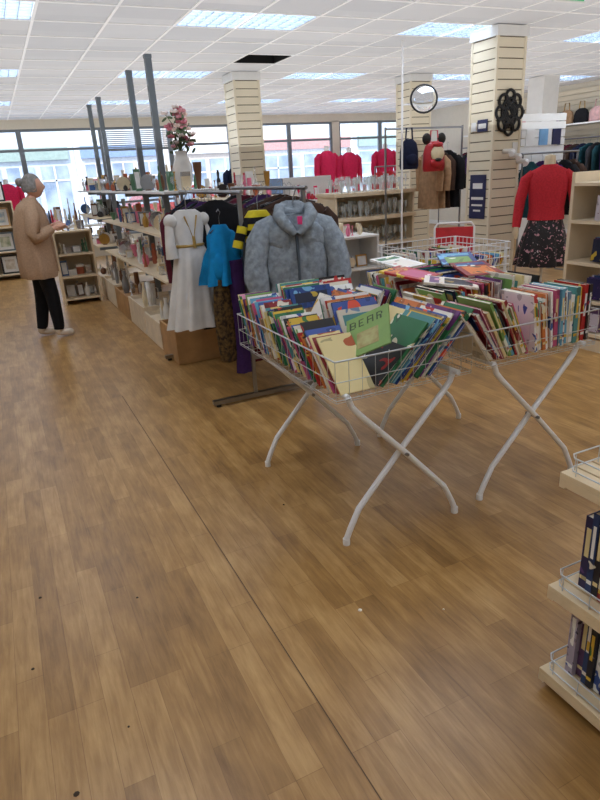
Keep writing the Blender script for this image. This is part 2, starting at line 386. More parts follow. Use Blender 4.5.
row(b,(2.12,1.97,zb),(1,0,0),.32,(0,1,0),-.16,.02,zb,(.22,.28),(.18,.22),(.012,.026),sp=.9)
row(b,(1.84,2.25,zb),(1,0,0),.52,(0,1,0),-.4,.2,zb,(.22,.3),(.2,.24),(.006,.018),sp=.7,deco=.5,jit=.1)
row(b,(1.84,2.52,zb),(0,1,0),.2,(1,0,0),.5,.3,zb+.02,(.24,.3),(.22,.26),(.006,.016),sp=.5,deco=.8)
row(b,(2.13,2.52,zb),(0,1,0),.2,(1,0,0),.55,.3,zb+.01,(.24,.3),(.22,.26),(.006,.016),sp=.5,deco=.8)
row(b,(1.84,2.78,zb),(0,1,0),.14,(1,0,0),.35,.3,zb+.03,(.26,.3),(.22,.26),(.006,.018),sp=.5,deco=.8)
row(b,(2.13,2.78,zb),(0,1,0),.14,(1,0,0),.35,.3,zb+.03,(.24,.3),(.22,.26),(.006,.018),sp=.5,deco=.8)
for (x,y,z,a,cc) in [(1.86,2.50,.985,.4,0),(2.12,2.46,.98,-.3,14),(1.95,2.80,1.0,.2,16),(2.2,2.76,.995,-.5,1),(2.0,2.24,.965,.9,17)]:
    w_=V((math.cos(a),math.sin(a),0)); v_=V((-math.sin(a),math.cos(a),.12)).normalized(); u_=V((0,0,-1)); u_=(u_-v_*u_.dot(v_)).normalized()
    book(b,V((x,y,z+.02)),u_,v_,w_,.012,.26,.2,BK[cc],True,(BK[(cc+5)%18],BK[(cc+9)%18]))
b.build('childrens_book_pile')

# ---------- lower right book display
b=MB(); x0,x1,ya,yb=1.235,1.75,.2,1.03
BEE=mat('beech_slat',(226,204,166),.45,var=.07,scale=8)
for z in (.75,.38,.07):
    for q in range(8):
        b.box((x0+q*.062,ya,z-.016),(x0+q*.062+.055,yb,z),BEE)
    b.box((x0,yb-.02,z-.045),(x1,yb,z-.016),BEE); b.box((x0,ya,z-.04),(x0+.02,yb-.02,z-.016),BEE)
    for zz in (z+.012,z+.05):
        b.tube([(x1,yb-.012,zz),(x0+.03,yb-.012,zz),(x0+.012,yb-.03,zz),(x0+.012,ya,zz)],.0025,WIRE,6)
    for q in range(9):
        y=yb-.04-q*.09; b.tube([(x0+.012,y,z),(x0+.012,y,z+.05)],.0018,WIRE,5)
    for q in range(6):
        x=x0+.04+q*.09; b.tube([(x,yb-.012,z),(x,yb-.012,z+.05)],.0018,WIRE,5)
b.box((x0+.24,ya,0),(x0+.27,yb-.03,.9),BEE)
b.box((x0+.05,ya,0),(x1,yb-.05,.04),BEE)
b.build('book_display_shelf',bevel=.002)
b=MB()
for z,h in ((.38,(.2,.27)),(.07,(.2,.26))):
    row(b,(x0+.05,yb-.05,z),(0,-1,0),.75,(1,0,0),0,0,z,h,(.12,.15),(.015,.032),pal=BKD+[BK[9],BK[14],BK[16],BK[12]],sp=1,jit=.01)
b.build('paperback_book_row')

# ---------- garments
def cloth(name,c,var=.15,scale=18,bump=.3,c2=None): return mat(name,c,.85,0,var,scale,spec=.2,bump=bump,c2=c2)
def garment(b,w,top,bot,m,flare=1.1,th=.05,sleeve=None,sm=None,amp=.06,fr=5,m2=None):
    h=top-bot; ph=rnd.random()*6
    S=[(0,0,top,.05,th*.6),(0,0,top-.03,w*.55,th*.8,amp*.2,fr,ph),(0,0,top-.07,w*.92,th,amp*.3,fr,ph),(0,0,top-.07-h*.2,w*.92,th*1.1,amp*.6,fr,ph)]
    for i in range(1,6):
        q=.25+.75*i/5; S.append((0,0,top-.07-(h-.07)*q,w*(.92+(flare-.92)*q),th*(1.1+.4*q),amp*(.6+q),fr,ph+.15*i))
    b.loft(S[::-1],m,32)
    if sleeve:
        for s_ in (-1,1):
            x=w*.85*s_
            b.tube([(x,0,top-.08),(x+.05*s_,-.01,top-.15),(x+.06*s_,-.02,top-.08-sleeve*.5),(x+.05*s_,-.02,top-.08-sleeve)],[.035,.055,.05,.045],sm or m,12)
    b.tube([(0,0,top-.02),(0,0,top+.05),(.015,0,top+.08),(.0,0,top+.1),(-.015,0,top+.085)],.002,CHROME,5)
    b.tube([(-w*.8,0,top-.05),(0,0,top),(w*.8,0,top-.05)],.006,BLACK,6)
DK=[cloth('cloth_black',(30,30,34)),cloth('cloth_navy',(30,36,62)),cloth('cloth_charcoal',(62,62,68)),cloth('cloth_burgundy',(90,30,46)),cloth('cloth_purple',(66,40,90)),cloth('cloth_brown',(70,52,44)),cloth('cloth_teal',(30,70,80))]
b=MB(); ra,rb=1.46,1.93
for y in (3.95,5.35):
    b.box((1.13,y-.02,.02),(2.2,y+.02,.05),CHROME)
    for x in (ra,rb): b.box((x-.012,y-.012,.05),(x+.012,y+.012,1.44),CHROME)
    for x in (1.17,2.15): b.lathe((x,y,0),[(.02,0),(.02,.02)],BLACK,10)
for x in (ra,rb): b.tube([(x,3.9,1.445),(x,5.4,1.445)],.013,CHROME,10)
b.box((ra,3.945,.3),(rb,3.955,.33),CHROME)
b.build('garment_rail')
b=MB()
for x,y0_,y1_ in ((ra,4.45,5.3),(rb,4.0,5.3)):
    y=y0_
    while y<y1_:
        b.T=TR(x,y,0,rnd.uniform(-.2,.2)); garment(b,rnd.uniform(.15,.2) if x<1.6 else rnd.uniform(.19,.26),1.38+rnd.uniform(-.03,.02),rnd.uniform(.4,.75),rnd.choice(DK),rnd.uniform(.9,1.15),.035,rnd.choice([None,.45,.55]))
        y+=.085
b.T=Matrix.Identity(4); b.build('hanging_clothes')
# fleece jacket with hood
G=cloth('grey_fleece',(144,154,163),.2,30,.8); GD=cloth('fleece_dark_trim',(82,92,102),.1,30,.6)  # second colour: darker trim for cuffs, zip and hem
b=MB(); b.T=TR(1.77,3.78,-.02,-.3)
def puff(c,rx,ry,rz,m,ph):
    R=[]
    for i in range(15):
        t=-math.pi/2+math.pi*i/14; q=max(math.cos(t),.03)**.6; R.append([V((c[0]+rx*q*math.cos(a)*(1+.06*math.sin(5*a+ph+i*.5)),c[1]+ry*q*math.sin(a)*(1+.08*math.sin(4*a+ph)),c[2]+rz*math.sin(t)+.012*math.sin(3*a+ph+i))) for a in [2*math.pi*k/36 for k in range(36)]])
    b.rings(R,m)
S=[]
W_=[.10,.17,.215,.225,.222,.218,.215,.215,.22,.228,.23,.225,.20]
for i in range(13):
    q=i/12; z=1.31-.60*q
    S.append((.008*math.sin(i*1.3),.006*math.sin(i*2.1),z,W_[i],.055+.035*min(1,q*2),.05+.025*math.sin(i)**2,7,.5*i))
b.loft(S[::-1],G,56)
for s_ in (-1,1):
    sl=[(.13*s_,0,1.27),(.20*s_,-.01,1.23),(.25*s_,-.03,1.14),(.278*s_,-.05,1.02),(.285*s_,-.06,.92),(.272*s_,-.07,.83),(.268*s_,-.075,.775),(.266*s_,-.075,.755)]
    b.tube(sl,[.05,.07,.078,.074,.082,.07,.062,.045],G,18)
    b.tube([(.266*s_,-.075,.765),(.266*s_,-.076,.735)],[.045,.042],GD,14)
    puff((.115*s_,-.04,.98),.095,.06,.2,G,1.5*s_); puff((.11*s_,-.045,1.17),.09,.05,.1,G,2*s_); puff((.11*s_,-.04,.80),.1,.06,.085,G,3*s_)
puff((0,.045,1.325),.115,.055,.06,G,0)
b.tube([(-.095,.0,1.36),(-.11,-.05,1.31),(-.07,-.09,1.25),(-.012,-.105,1.19)],[.03,.042,.04,.02],G,12)
b.tube([(.095,.0,1.36),(.11,-.05,1.31),(.07,-.09,1.25),(.012,-.105,1.19)],[.03,.042,.04,.02],G,12)
b.tube([(0,-.09,1.21),(0,-.1,1.1),(.003,-.11,.95),(.0,-.108,.73)],.009,GD,8)
b.tube([(.205*math.cos(a),.085*math.sin(a),.72) for a in [k*math.pi/10 for k in range(20)]],.016,GD,8,closed=True)
b.box((.005,-.125,1.25),(.035,-.115,1.30),mat('pink_tag',(235,60,130),.5))
b.tube([(0,0,1.33),(0,0,1.41),(.02,0,1.46),(0,0,1.49)],.003,CHROME,6)
b.build('fleece_jacket',disp=.02,dscale=.055)
# white fancy dress
WD=cloth('white_satin',(226,224,220),.06,10,.2); GO=mat('gold_trim',(200,165,95),.4,.5)
b=MB(); b.T=TR(1.225,4.42,.04,.25)
S=[(0,0,1.30,.07,.03),(0,0,1.27,.12,.045),(0,0,1.18,.125,.06,.02,6,0),(0,0,1.06,.105,.055,.02,7,0)]
for i in range(8):
    q=i/7; S.append((0,0,1.02-.56*q,.12+.10*q,.07+.06*q,.05+.09*q,9,.25*i))
b.loft(S[::-1],WD,72)
for s_ in (-1,1):
    b.ell((.135*s_,0,1.23),(.05,.045,.05),WD); b.tube([(.15*s_,0,1.2),(.17*s_,-.02,1.08),(.165*s_,-.02,.98)],[.03,.035,.045],WD,12)
b.tube([(-.05,-.05,1.26),(0,-.062,1.1),(.05,-.05,1.26)],.006,GO,6); b.tube([(0,-.063,1.12),(0,-.068,1.04)],.014,GO,6)
b.tube([(.107*math.cos(a),.06*math.sin(a),1.055) for a in [k*math.pi/8 for k in range(16)]],.01,GO,6,closed=True)
b.tube([(0,0,1.29),(0,0,1.38),(.02,0,1.42),(0,0,1.45)],.003,CHROME,6)
b.build('white_fancy_dress',disp=.012,dscale=.07)
BL=cloth('blue_satin',(20,130,190),.2,9,.3)
b=MB(); b.T=TR(1.37,4.14,0,.3)
garment(b,.11,1.24,.84,BL,1.4,.07,amp=.16,fr=7); b.ell((.07,-.03,1.08),(.06,.06,.12),BL); b.ell((-.07,-.04,.96),(.06,.05,.1),BL); b.ell((.05,-.05,.9),(.06,.05,.08),BL)
b.build('blue_costume',disp=.02,dscale=.06)
YE=cloth('bee_yellow',(215,196,50),.08); BK_=DK[0]
b=MB(); b.T=TR(1.60,3.99,.02,.2)
z=1.30
for i in range(9):
    w=[.06,.1,.12,.12,.118,.115,.115,.12,.13][i]; w2=[.1,.12,.12,.118,.115,.115,.12,.13,.11][i]
    b.loft([(0,0,z-.04,w2,.07,.06,5,1),(0,0,z,w,.065,.06,5,1)],YE if i%2==0 else BK_,28); z-=.04
for s_ in (-1,1):
    for i in range(4):
        b.tube([(.11*s_+.02*i*s_,0,1.25-.045*i),(.125*s_+.02*i*s_,0,1.25-.045*(i+1))],.035,YE if i%2 else BK_,10)
b.tube([(0,0,1.29),(0,0,1.38),(.02,0,1.42),(0,0,1.45)],.003,CHROME,6)
b.build('bee_costume')
MU=cloth('mustard_dotted',(110,86,50),.1,40,.2,c2=(44,36,30))
b=MB(); b.T=TR(1.33,4.1,0,.5); b.loft([(0,0,.28,.06,.05,.08,5,0),(0,0,.5,.08,.06,.08,5,.5),(0,0,.7,.08,.06,.06,5,1),(0,0,.88,.06,.04,.04,5,1)],MU,30)
b.T=TR(1.45,4.08,0,.2); b.loft([(0,0,.18,.07,.04,.14,5,0),(.01,0,.35,.075,.04,.12,5,.3),(0,0,.5,.07,.045,.1,5,.5),(0,0,.8,.07,.05,.06,5,1),(0,0,1.0,.07,.05,.04,5,1)],DK[4],30)
b.T=TR(1.54,4.11,0,.2); b.loft([(0,0,.24,.07,.04,.1,5,0),(0,0,.5,.07,.05,.08,5,.5),(0,0,1.0,.06,.05,.04,5,1)],DK[3],30)
b.T=TR(1.64,4.04,0,-.1); b.loft([(0,0,.38,.1,.05,.1,6,0),(0,0,.7,.12,.06,.08,5,.5),(0,0,1.0,.12,.06,.06,5,1)],DK[0],30)
b.T=Matrix.Identity(4); b.build('costume_trousers',disp=.015,dscale=.08)

# ---------- ornaments
OC=[mat('ceramic_white',(228,226,222),.2),mat('ceramic_cream',(225,208,175),.3),mat('silver_metal',(190,190,195),.2,.9),mat('brass',(190,150,80),.3,.8),GLASSY,mat('ceramic_brown',(110,72,48),.4),
mat('ceramic_blue',(70,100,150),.25),mat('terracotta',(170,90,60),.6),mat('ceramic_grey',(140,140,140),.4),mat('ceramic_black',(35,32,34),.3),mat('ceramic_green',(80,120,90),.3)]
RED=mat('ceramic_red',(180,35,45),.3); PINK=mat('ceramic_pink',(225,120,150),.4)
PK=cloth('pink_knit',(214,44,88),.1,40,.2)
def orn(b,x,y,z,h,r,m,kind=None):
    kind=kind if kind is not None else rnd.randrange(11)
    if kind==7:
        b.box((x-r,y-r*.7,z),(x+r,y+r*.7,z+h*.6),m); b.box((x-r*1.05,y-r*.75,z+h*.5),(x+r*1.05,y+r*.75,z+h*.66),rnd.choice(OC[:3])); return
    if kind==8:
        b.ob((x-r*1.3,y,z),V((r*2.6,0,0)),V((0,.012,0)),V((0,h*.2,h)),m); b.ob((x-r,y-.002,z+h*.12),V((r*2,0,0)),V((0,.004,0)),V((0,h*.15,h*.75)),OC[0]); return
    if kind==9:
        b.lathe((x,y,z),[(r*.8,0),(r*.8,h*.06),(r*.55,h*.1),(r*.35,h*.45),(r*.5,h*.62),(r*.2,h*.72)],m,12); b.ell((x,y,z+h*.84),(r*.34,r*.34,h*.13),m,10)
        b.tube([(x-r*.4,y,z+h*.62),(x-r*.7,y-.01,z+h*.42),(x,y-r*.5,z+h*.4)],r*.13,m,6); return
    if kind==10:
        h=min(h,.16)
        b.tube([(x,y,z+h*.5),(x,y+.008,z+h*.5),(x,y+.014,z+h*.5)],[h*.5,h*.45,h*.2],m,18); b.box((x-r*.6,y-.02,z),(x+r*.6,y+.03,z+.012),OC[5]); return
    if kind==0: P=[(.6,0),(1,.25),(.9,.55),(.35,.8),(.5,1)]
    elif kind==1: P=[(.5,0),(.5,.03),(.08,.08),(.08,.45),(.6,.6),(.55,1)]
    elif kind==2: P=[(.75,0),(1,.5),(1,1),(.9,1)]
    elif kind==3: P=[(.6,0),(.2,.1),(.15,.5),(.35,.55),(.12,.6),(.12,.9),(.4,1)]
    elif kind==4: P=[(.5,0),(.9,.15),(1,.4),(.7,.6),(.75,.65),(.2,.72),(.15,.8),(.02,.85)]
    elif kind==5: P=[(.4,0),(.5,.15),(1,.8),(1.05,1)]
    else: P=[(.45,0),(.6,.2),(.5,.5),(.62,.62),(.3,.72),(.42,.85),(.3,1)]
    b.lathe((x,y,z),[(r*a,h*c) for a,c in P],m,12)
    if kind==2: b.tube([(x+r,y,z+h*.8),(x+r*1.6,y,z+h*.75),(x+r*1.6,y,z+h*.35),(x+r*.95,y,z+h*.25)],.005,m,6)
def fill(b,xa,xb,ya,yb,z,n,hs=(.08,.2),pal=None,kinds=None):
    pts=[]
    for i in range(n*6):
        if len(pts)>=n: break
        r=rnd.uniform(.025,.055); x=rnd.uniform(xa+r*1.5,xb-r*1.5); y=rnd.uniform(ya+r*1.5,yb-r*1.5)
        if any((x-a)**2+(y-c)**2<(r+d+.01)**2 for a,c,d in pts): continue
        pts.append((x,y,r)); orn(b,x,y,z,rnd.uniform(*hs),r,rnd.choice(pal or OC+[OC[0],OC[1],OC[2],GLASSY,PINK]),rnd.choice(kinds) if kinds else None)

def gondola(xa,xb,ya,yb,posts,zs):
    b=MB(); xm=1.6
    for y in posts:
        b.box((xm-.03,y-.03,0),(xm+.03,y+.03,2.67),STEEL); 
        b.box((xm-.034,y-.034,2.64),(xm+.034,y+.034,2.672),STEEL)
        for k in range(18): b.box((xm-.032,y-.006,.6+k*.11),(xm-.0301,y+.006,.64+k*.11),BLACK)
    for z,d in zs:
        b.box((xm-d,ya+.3,z-.02),(xm+d,yb,z),WHITE if z>1.2 else CREAM)
        for y in posts: 
            b.box((xm-d+.02,y-.008,z-.06),(xm+d-.02,y+.008,z-.02),STEEL)
    b.build('display_gondola')
zs=[(1.45,.25),(1.08,.3),(.68,.33)]
gondola(1.2,1.95,5.2,9.0,(6.5,7.42),zs); gondola(1.2,1.95,9.3,11.6,(9.6,10.5),zs)
BX=mat('box_cream',(222,205,178),.5)
ysb=[5.14,5.75,6.45,7.3,8.2,9.3,10.3]
for i in range(6):
    b=MB(); ya,yb=ysb[i],ysb[i+1]-.03; h=(.30,.26,.30,.28,.30,.28)[i]; m=(OAK,BX,BX,OAK,BX,BX)[i]
    if i==4: yb-=.1
    b.box((1.2,ya,0),(1.95,ya+.02,h),m); b.box((1.2,yb-.02,0),(1.95,yb,h),m); b.box((1.2,ya+.02,0),(1.22,yb-.02,h),m); b.box((1.93,ya+.02,0),(1.95,yb-.02,h),m); b.box((1.22,ya+.02,h-.06),(1.93,yb-.02,h-.04),m)
    b.build('wooden_display_plinth',bevel=.003)
b=MB()
for i in range(6):
    fill(b,1.22,1.56,ysb[i]+.05,ysb[i+1]-.18,(.26,.22,.26,.24,.26,.24)[i],7,(.12,.32),pal=[OC[0],OC[0],OC[2],OC[2],OC[8],OC[1],OC[5]],kinds=[0,1,2,3,4,5,6])
for z,d in zs:
    for ya,yb in ((5.55,6.4),(6.6,7.3),(7.5,8.9),(9.7,10.4),(10.6,11.5)):
        fill(b,1.6-d+.02,1.6+d-.02,ya,yb,z,int(20*(yb-ya)),(.08,.24))
b.build('ornament_collection')
b=MB(); VX,VY=1.60,5.72
b.lathe((VX,VY,1.45),[(.05,0),(.08,.08),(.088,.2),(.062,.27),(.045,.3),(.06,.33)],OC[0],18)
FLW=[mat('petal_white',(225,212,208),.6),mat('petal_cream',(215,190,180),.6),mat('petal_pink',(208,140,150),.6),mat('petal_rose',(186,104,118),.6)]; LEAF=mat('leaf_green',(80,100,70),.6)
for i in range(44):
    a=rnd.uniform(0,6.28); rr=rnd.uniform(.0,.12); zz=1.86+rnd.uniform(-.04,.28); q=V((VX+rr*math.cos(a),VY+rr*math.sin(a),zz))
    b.tube([(VX,VY,1.76),((VX+q.x)/2,(VY+q.y)/2,zz-.08),tuple(q)],.003,LEAF,5)
    m=rnd.choice(FLW)
    for k in range(5):
        b.ell(q+V((.018*math.cos(k*1.26),.018*math.sin(k*1.26),rnd.uniform(-.004,.006))),(.016,.016,.014),m,8)
    b.ell(q+V((rnd.uniform(-.04,.04),rnd.uniform(-.04,.04),-.05)),(.03,.013,.01),LEAF,8,Euler((rnd.uniform(-1,1),rnd.uniform(-1,1),rnd.uniform(0,3))).to_matrix())
b.build('flower_vase')

def shelf_unit(name,xa,xb,ya,yb,h,levels,m=CREAM,back=None):
    b=MB(); b.box((xa,ya,0),(xa+.025,yb,h),m); b.box((xb-.025,ya,0),(xb,yb,h),m)
    for z in levels: b.box((xa+.025,ya,z-.025),(xb-.025,yb,z),m)
    if back=='y': b.box((xa+.025,yb-.015,0),(xb-.025,yb,h),m)
    if back=='x': b.box((xb-.04,ya+.001,0),(xb-.025,yb-.001,h),m)
    return b.build(name,bevel=.003)
shelf_unit('white_shelf_unit',.62,1.12,8.9,9.3,.98,(.08,.38,.68,.98),CREAM,'y')
b=MB()
fill(b,.65,1.1,8.93,9.25,.38,5,(.12,.22),kinds=[7,8]); fill(b,.65,1.1,8.93,9.25,.08,6,(.12,.24),kinds=[0,7,8])
fill(b,.65,1.1,8.93,9.25,.68,6,(.08,.2),kinds=[7,8,9]); fill(b,.65,1.1,8.93,9.25,.98,9,(.1,.28))
b.build('bric_a_brac')
shelf_unit('picture_shelf',-1.3,.3,12.3,12.7,1.35,(.1,.5,.92,1.35),CREAM,'y')
b=MB(); PIC=[mat('print_sea',(150,175,190),.4,c2=(225,225,215)),mat('print_sepia',(190,175,150),.4,c2=(230,225,215)),mat('print_green',(150,165,130),.4,c2=(225,225,205))]
for z in (.1,.5,.92,1.35):
    for k in range(4):
        x=-1.2+k*.37; b.ob((x,12.4,z),V((.3,0,0)),V((0,.02,0)),V((0,.05,.33)),[BLACK,WOODF,STEEL,BLACK][(k+int(z*7))%4]); b.ob((x+.03,12.398,z+.03),V((.24,0,0)),V((0,.004,0)),V((0,.04,.27)),WHITE); b.ob((x+.07,12.395,z+.08),V((.16,0,0)),V((0,.004,0)),V((0,.026,.17)),PIC[(k+int(z*10))%3])
b.build('framed_pictures')
shelf_unit('display_shelf_unit',2.35,3.15,6.6,8.2,1.3,(.1,.5,.9,1.3),CREAM)
b=MB()
for z in (.5,.9): fill(b,2.4,3.1,6.63,8.15,z,14,(.1,.25))
fill(b,2.38,3.12,6.63,8.15,1.3,30,(.12,.34),pal=[OC[5],OC[9],RED,OC[3],OC[0],OC[7],GLASSY,PINK])
b.build('knick_knacks')
def bow_shelf(name,xa,xb,ya,yb,levels):
    b=MB()
    for z in levels:
        n=12; front=[V((xa+(xb-xa)*k/n,ya-.12*math.sin(math.pi*k/n),z)) for k in range(n+1)]
        top=front+[V((xb,yb,z)),V((xa,yb,z))]; bot=[q-V((0,0,.045)) for q in top]; N=len(top)
        b.add(top+bot,[list(range(N)),[N+i for i in range(N)][::-1]]+[[i,i+N,(i+1)%N+N,(i+1)%N] for i in range(N)],CREAM)
    b.box((xa+.02,ya+.02,0),(xa+.05,yb,levels[-1]-.045),CREAM); b.box((xb-.05,ya+.02,0),(xb-.02,yb,levels[-1]-.045),CREAM); b.box((xa+.05,yb-.02,0),(xb-.05,yb,levels[-1]-.045),CREAM)
    b.box((xa+.05,ya+.03,0),(xb-.05,ya+.05,.12),CREAM)
    b.build(name)
bow_shelf('glassware_shelf',3.85,5.1,7.0,7.5,(.34,.62,.96,1.26))
b=MB(); GL2=mat('pale_glass',(225,235,238),.08,alpha=.5,var=.01)
for z in (.34,.62,.96,1.26):
    y=7.03
    while y<7.4:
        x=3.98
        while x<5.0:
            orn(b,x,y,z,rnd.uniform(.14,.2),.032,rnd.choice([GLASSY,GLASSY,GL2,GL2]),rnd.choice([1,1,1,5])); x+=.088
        y+=.1
b.build('glassware_collection')
shelf_unit('low_display_shelf',3.0,3.8,5.9,6.3,.85,(.2,.5,.85),WHITE,'y')
b=MB(); fill(b,3.05,3.75,5.93,6.25,.85,12,(.06,.16),pal=[OC[0],OC[1],GL2,PINK]); fill(b,3.05,3.75,5.93,6.25,.5,10,(.06,.16)); b.build('crockery')

# wire tub table
b=MB(); xa,xb,ya,yb=2.75,3.55,3.65,4.3
for x in (xa+.02,xb-.02):
    for y in (ya+.02,yb-.02): b.tube([(x,y,0),(x,y,.95)],.012,TUBE,8)
for z in (.6,.66,.72,.78,.84,.90,.95): b.tube([(xa,ya,z),(xb,ya,z),(xb,yb,z),(xa,yb,z)],.004,TUBE,6,closed=True)
for k in range(17):
    x=xa+(xb-xa)*k/16; b.tube([(x,ya,.95),(x,ya,.6),(x,yb,.6),(x,yb,.95)],.0025,TUBE,5)
for k in range(14):
    y=ya+(yb-ya)*k/13; b.tube([(xa,y,.95),(xa,y,.6),(xb,y,.6),(xb,y,.95)],.0025,TUBE,5)
b.build('wire_bin_table')
b=MB(); row(b,(2.8,3.7,.605),(1,0,0),.65,(0,1,0),.2,.4,.6,(.2,.27),(.2,.24),(.01,.04)); row(b,(2.8,3.98,.605),(1,0,0),.65,(0,1,0),-.2,.2,.6,(.22,.3),(.2,.24),(.01,.04)); b.build('board_games')
RP=mat('red_plastic',(205,40,50),.35)
b=MB(); b.T=TR(4.1,4.95,0,-.6)
for x in (-.2,.2):
    b.tube([(x,-.22,0),(x,-.2,.45),(x,-.1,.46),(x,.2,.45)],.011,TUBE,8); b.tube([(x,.25,0),(x,.2,.45),(x,.24,.7),(x,.27,.92)],.011,TUBE,8)
b.tube([(-.2,.27,.92),(-.17,.28,.96),(.17,.28,.96),(.2,.27,.92)],.011,TUBE,8)
b.box((-.2,-.2,.45),(.2,.2,.475),RP); b.ob((-.19,.235,.66),V((.38,0,0)),V((0,.02,0)),V((0,.035,.26)),RP)
b.build('red_chair',bevel=.004)

# ---------- magazine rack right
b=MB(); xa,xb,ya,yb=4.27,5.0,3.3,3.75
for x in (xa,xb-.025): b.box((x,yb-.03,0),(x+.025,yb,1.42),CREAM); b.box((x,ya,0),(x+.025,yb-.03,.1),CREAM)
for z in (.15,.42,.72,1.05,1.34):
    b.box((xa-.02,ya,z-.025),(xb+.02,yb-.03,z),CREAM); b.tube([(xa-.02,ya,z+.04),(xb+.02,ya,z+.04)],.003,WIRE,6)
    for k in range(9): b.tube([(xa-.02+k*.0925,ya,z),(xa-.02+k*.0925,ya,z+.04)],.002,WIRE,5)
b.box((xa+.025,yb-.02,.1),(xb-.025,yb-.01,1.42),CREAM)
b.build('magazine_rack')
b=MB()
for z in (.15,.42,.72,1.05): row(b,(xa,ya+.05,z),(1,0,0),.6,(0,1,0),.05,.1,z,(.14,.2),(.12,.16),(.01,.03),pal=BKD+BK[6:9])
b.build('magazines')

# ---------- mannequin red jumper
RJ=cloth('red_knit',(196,50,60),.1,60,.4); FL=cover('floral_cloth',(24,22,28),(205,150,160),30,(40,36,44),(215,200,200))
b=MB(); b.T=TR(5.24,4.9,0,-.75)
b.lathe((0,0,0),[(.17,0),(.17,.012),(.03,.02),(.015,.03),(.015,.6),(.02,.62)],OC[0],20)
b.loft([(0,0,.45,.27,.2,.09,9,0),(0,0,.6,.25,.185,.08,9,.2),(0,0,.8,.2,.15,.05,9,.4),(0,0,.98,.15,.11,.02,9,.5)],FL,54)
b.loft([(0,0,.93,.185,.14,.02,6,0),(0,0,1.05,.17,.125,.02,6,1),(0,0,1.2,.19,.13),(0,0,1.33,.2,.12),(0,0,1.42,.17,.09),(0,0,1.46,.09,.07),(0,0,1.475,.07,.065)],RJ,32)
for s_ in (-1,1):
    b.tube([(.15*s_,0,1.39),(.22*s_,0,1.33),(.265*s_,-.01,1.15),(.285*s_,-.03,.95),(.29*s_,-.05,.86)],[.05,.06,.055,.048,.042],RJ,14)
    b.tube([(.29*s_,-.05,.87),(.29*s_,-.06,.8),(.285*s_,-.07,.74)],[.025,.03,.012],OC[1],10)
b.lathe((0,0,1.47),[(.06,0),(.055,.06),(.05,.09),(.01,.1)],OC[1],16)
b.build('dressed_mannequin')

def torso(x,y,m,a=0,z0=.42,sc_=1,name='torso_mannequin'):
    b=MB(); b.T=TR(x,y,0,a,sc_)
    b.lathe((0,0,0),[(.15,0),(.15,.012),(.02,.03),(.015,.9)],CHROME,14)
    b.loft([(0,0,.95,.18,.12,.02,6,0),(0,0,1.1,.16,.11),(0,0,1.3,.19,.12),(0,0,1.45,.2,.11),(0,0,1.53,.12,.08),(0,0,1.56,.06,.055)],m,24)
    for s_ in (-1,1): b.tube([(.16*s_,0,1.49),(.225*s_,0,1.43),(.25*s_,0,1.2),(.24*s_,-.02,1.0)],[.05,.06,.05,.042],m,12)
    b.lathe((0,0,1.55),[(.05,0),(.045,.09),(.01,.1)],OC[0],12)
    b.build(name)
torso(7.05,13.1,PK,.2,sc_=1.25); torso(7.75,13.3,PK,.1,sc_=1.22); torso(8.75,13.3,PK,-.1,sc_=1.25); torso(.3,13.7,PK,.2,sc_=1.05)
torso(5.0,13.6,DK[1],.1,sc_=1.1)
# ---------- column plaque, poster, bracket, mirror
b=MB(); cx,cz,yy=5.24,2.02,5.52; IR=mat('black_iron',(20,20,22),.45,.3)
def circ(cx,cz,rx,rz,y,r_,m,n=20,b=b): b.tube([(cx+rx*math.cos(2*math.pi*k/n),y,cz+rz*math.sin(2*math.pi*k/n)) for k in range(n)],r_,m,7,closed=True)
for k in range(8):
    a=k*math.pi/4; circ(cx+.125*math.cos(a),cz+.155*math.sin(a),.062,.068,yy,.016,IR)
circ(cx,cz,.055,.07,yy,.016,IR); circ(cx,cz,.11,.145,yy,.014,IR)
for k in range(4):
    a=k*math.pi/2+.39; circ(cx+.06*math.cos(a),cz+.08*math.sin(a),.035,.045,yy,.012,IR)
b.build('ornate_wall_plaque')
b=MB(); NV=mat('poster_navy',(34,40,84),.4); 
b.box((5.026,5.6,.92),(5.031,5.86,1.40),NV)
for z,h_,w_ in ((1.25,.06,.16),(1.13,.03,.2),(1.06,.02,.18),(1.0,.02,.12)): b.box((5.024,5.73-w_/2,z),(5.0265,5.73+w_/2,z+h_),WHITE)
b.build('navy_poster')
b=MB(); b.box((5.026,5.62,1.85),(5.031,5.78,1.97),NV); b.box((5.024,5.64,1.88),(5.0265,5.76,1.93),WHITE); b.box((5.026,5.8,1.86),(5.031,5.88,1.95),WHITE); b.box((5.32,5.522,1.6),(5.39,5.532,1.72),WHITE); b.build('price_labels')
b=MB(); 
for k,(dx,dz) in enumerate(((-.08,.05),(.02,0),(.13,-.06))):
    b.tube([(5.28+dx,5.53,1.58+dz),(5.28+dx,5.40,1.58+dz),(5.28+dx-.08,5.30,1.57+dz),(5.28+dx-.15,5.26,1.55+dz)],[.026,.024,.022,.028],TUBE,8)
b.build('white_display_bracket')
b=MB(); MC=mat('convex_mirror_glass',(225,228,232),.04,1,var=.0); b.T=Matrix.Translation((4.62,6.22,2.24))@Euler((math.radians(80),0,math.radians(-30))).to_matrix().to_4x4()
b.rings([[V((rr*math.cos(2*math.pi*k/24),rr*math.sin(2*math.pi*k/24),zz)) for k in range(24)] for rr,zz in ((.145,0),(.13,.02),(.1,.035),(.05,.048),(.005,.05))],MC)
b.tube([(.148*math.cos(2*math.pi*k/24),.148*math.sin(2*math.pi*k/24),0) for k in range(24)],.011,BLACK,8,closed=True)
b.T=Matrix.Identity(4); b.tube([(4.63,6.25,2.24),(4.58,6.38,2.2),(4.47,6.4,2.2)],.01,TUBE,8)
b.build('convex_mirror')
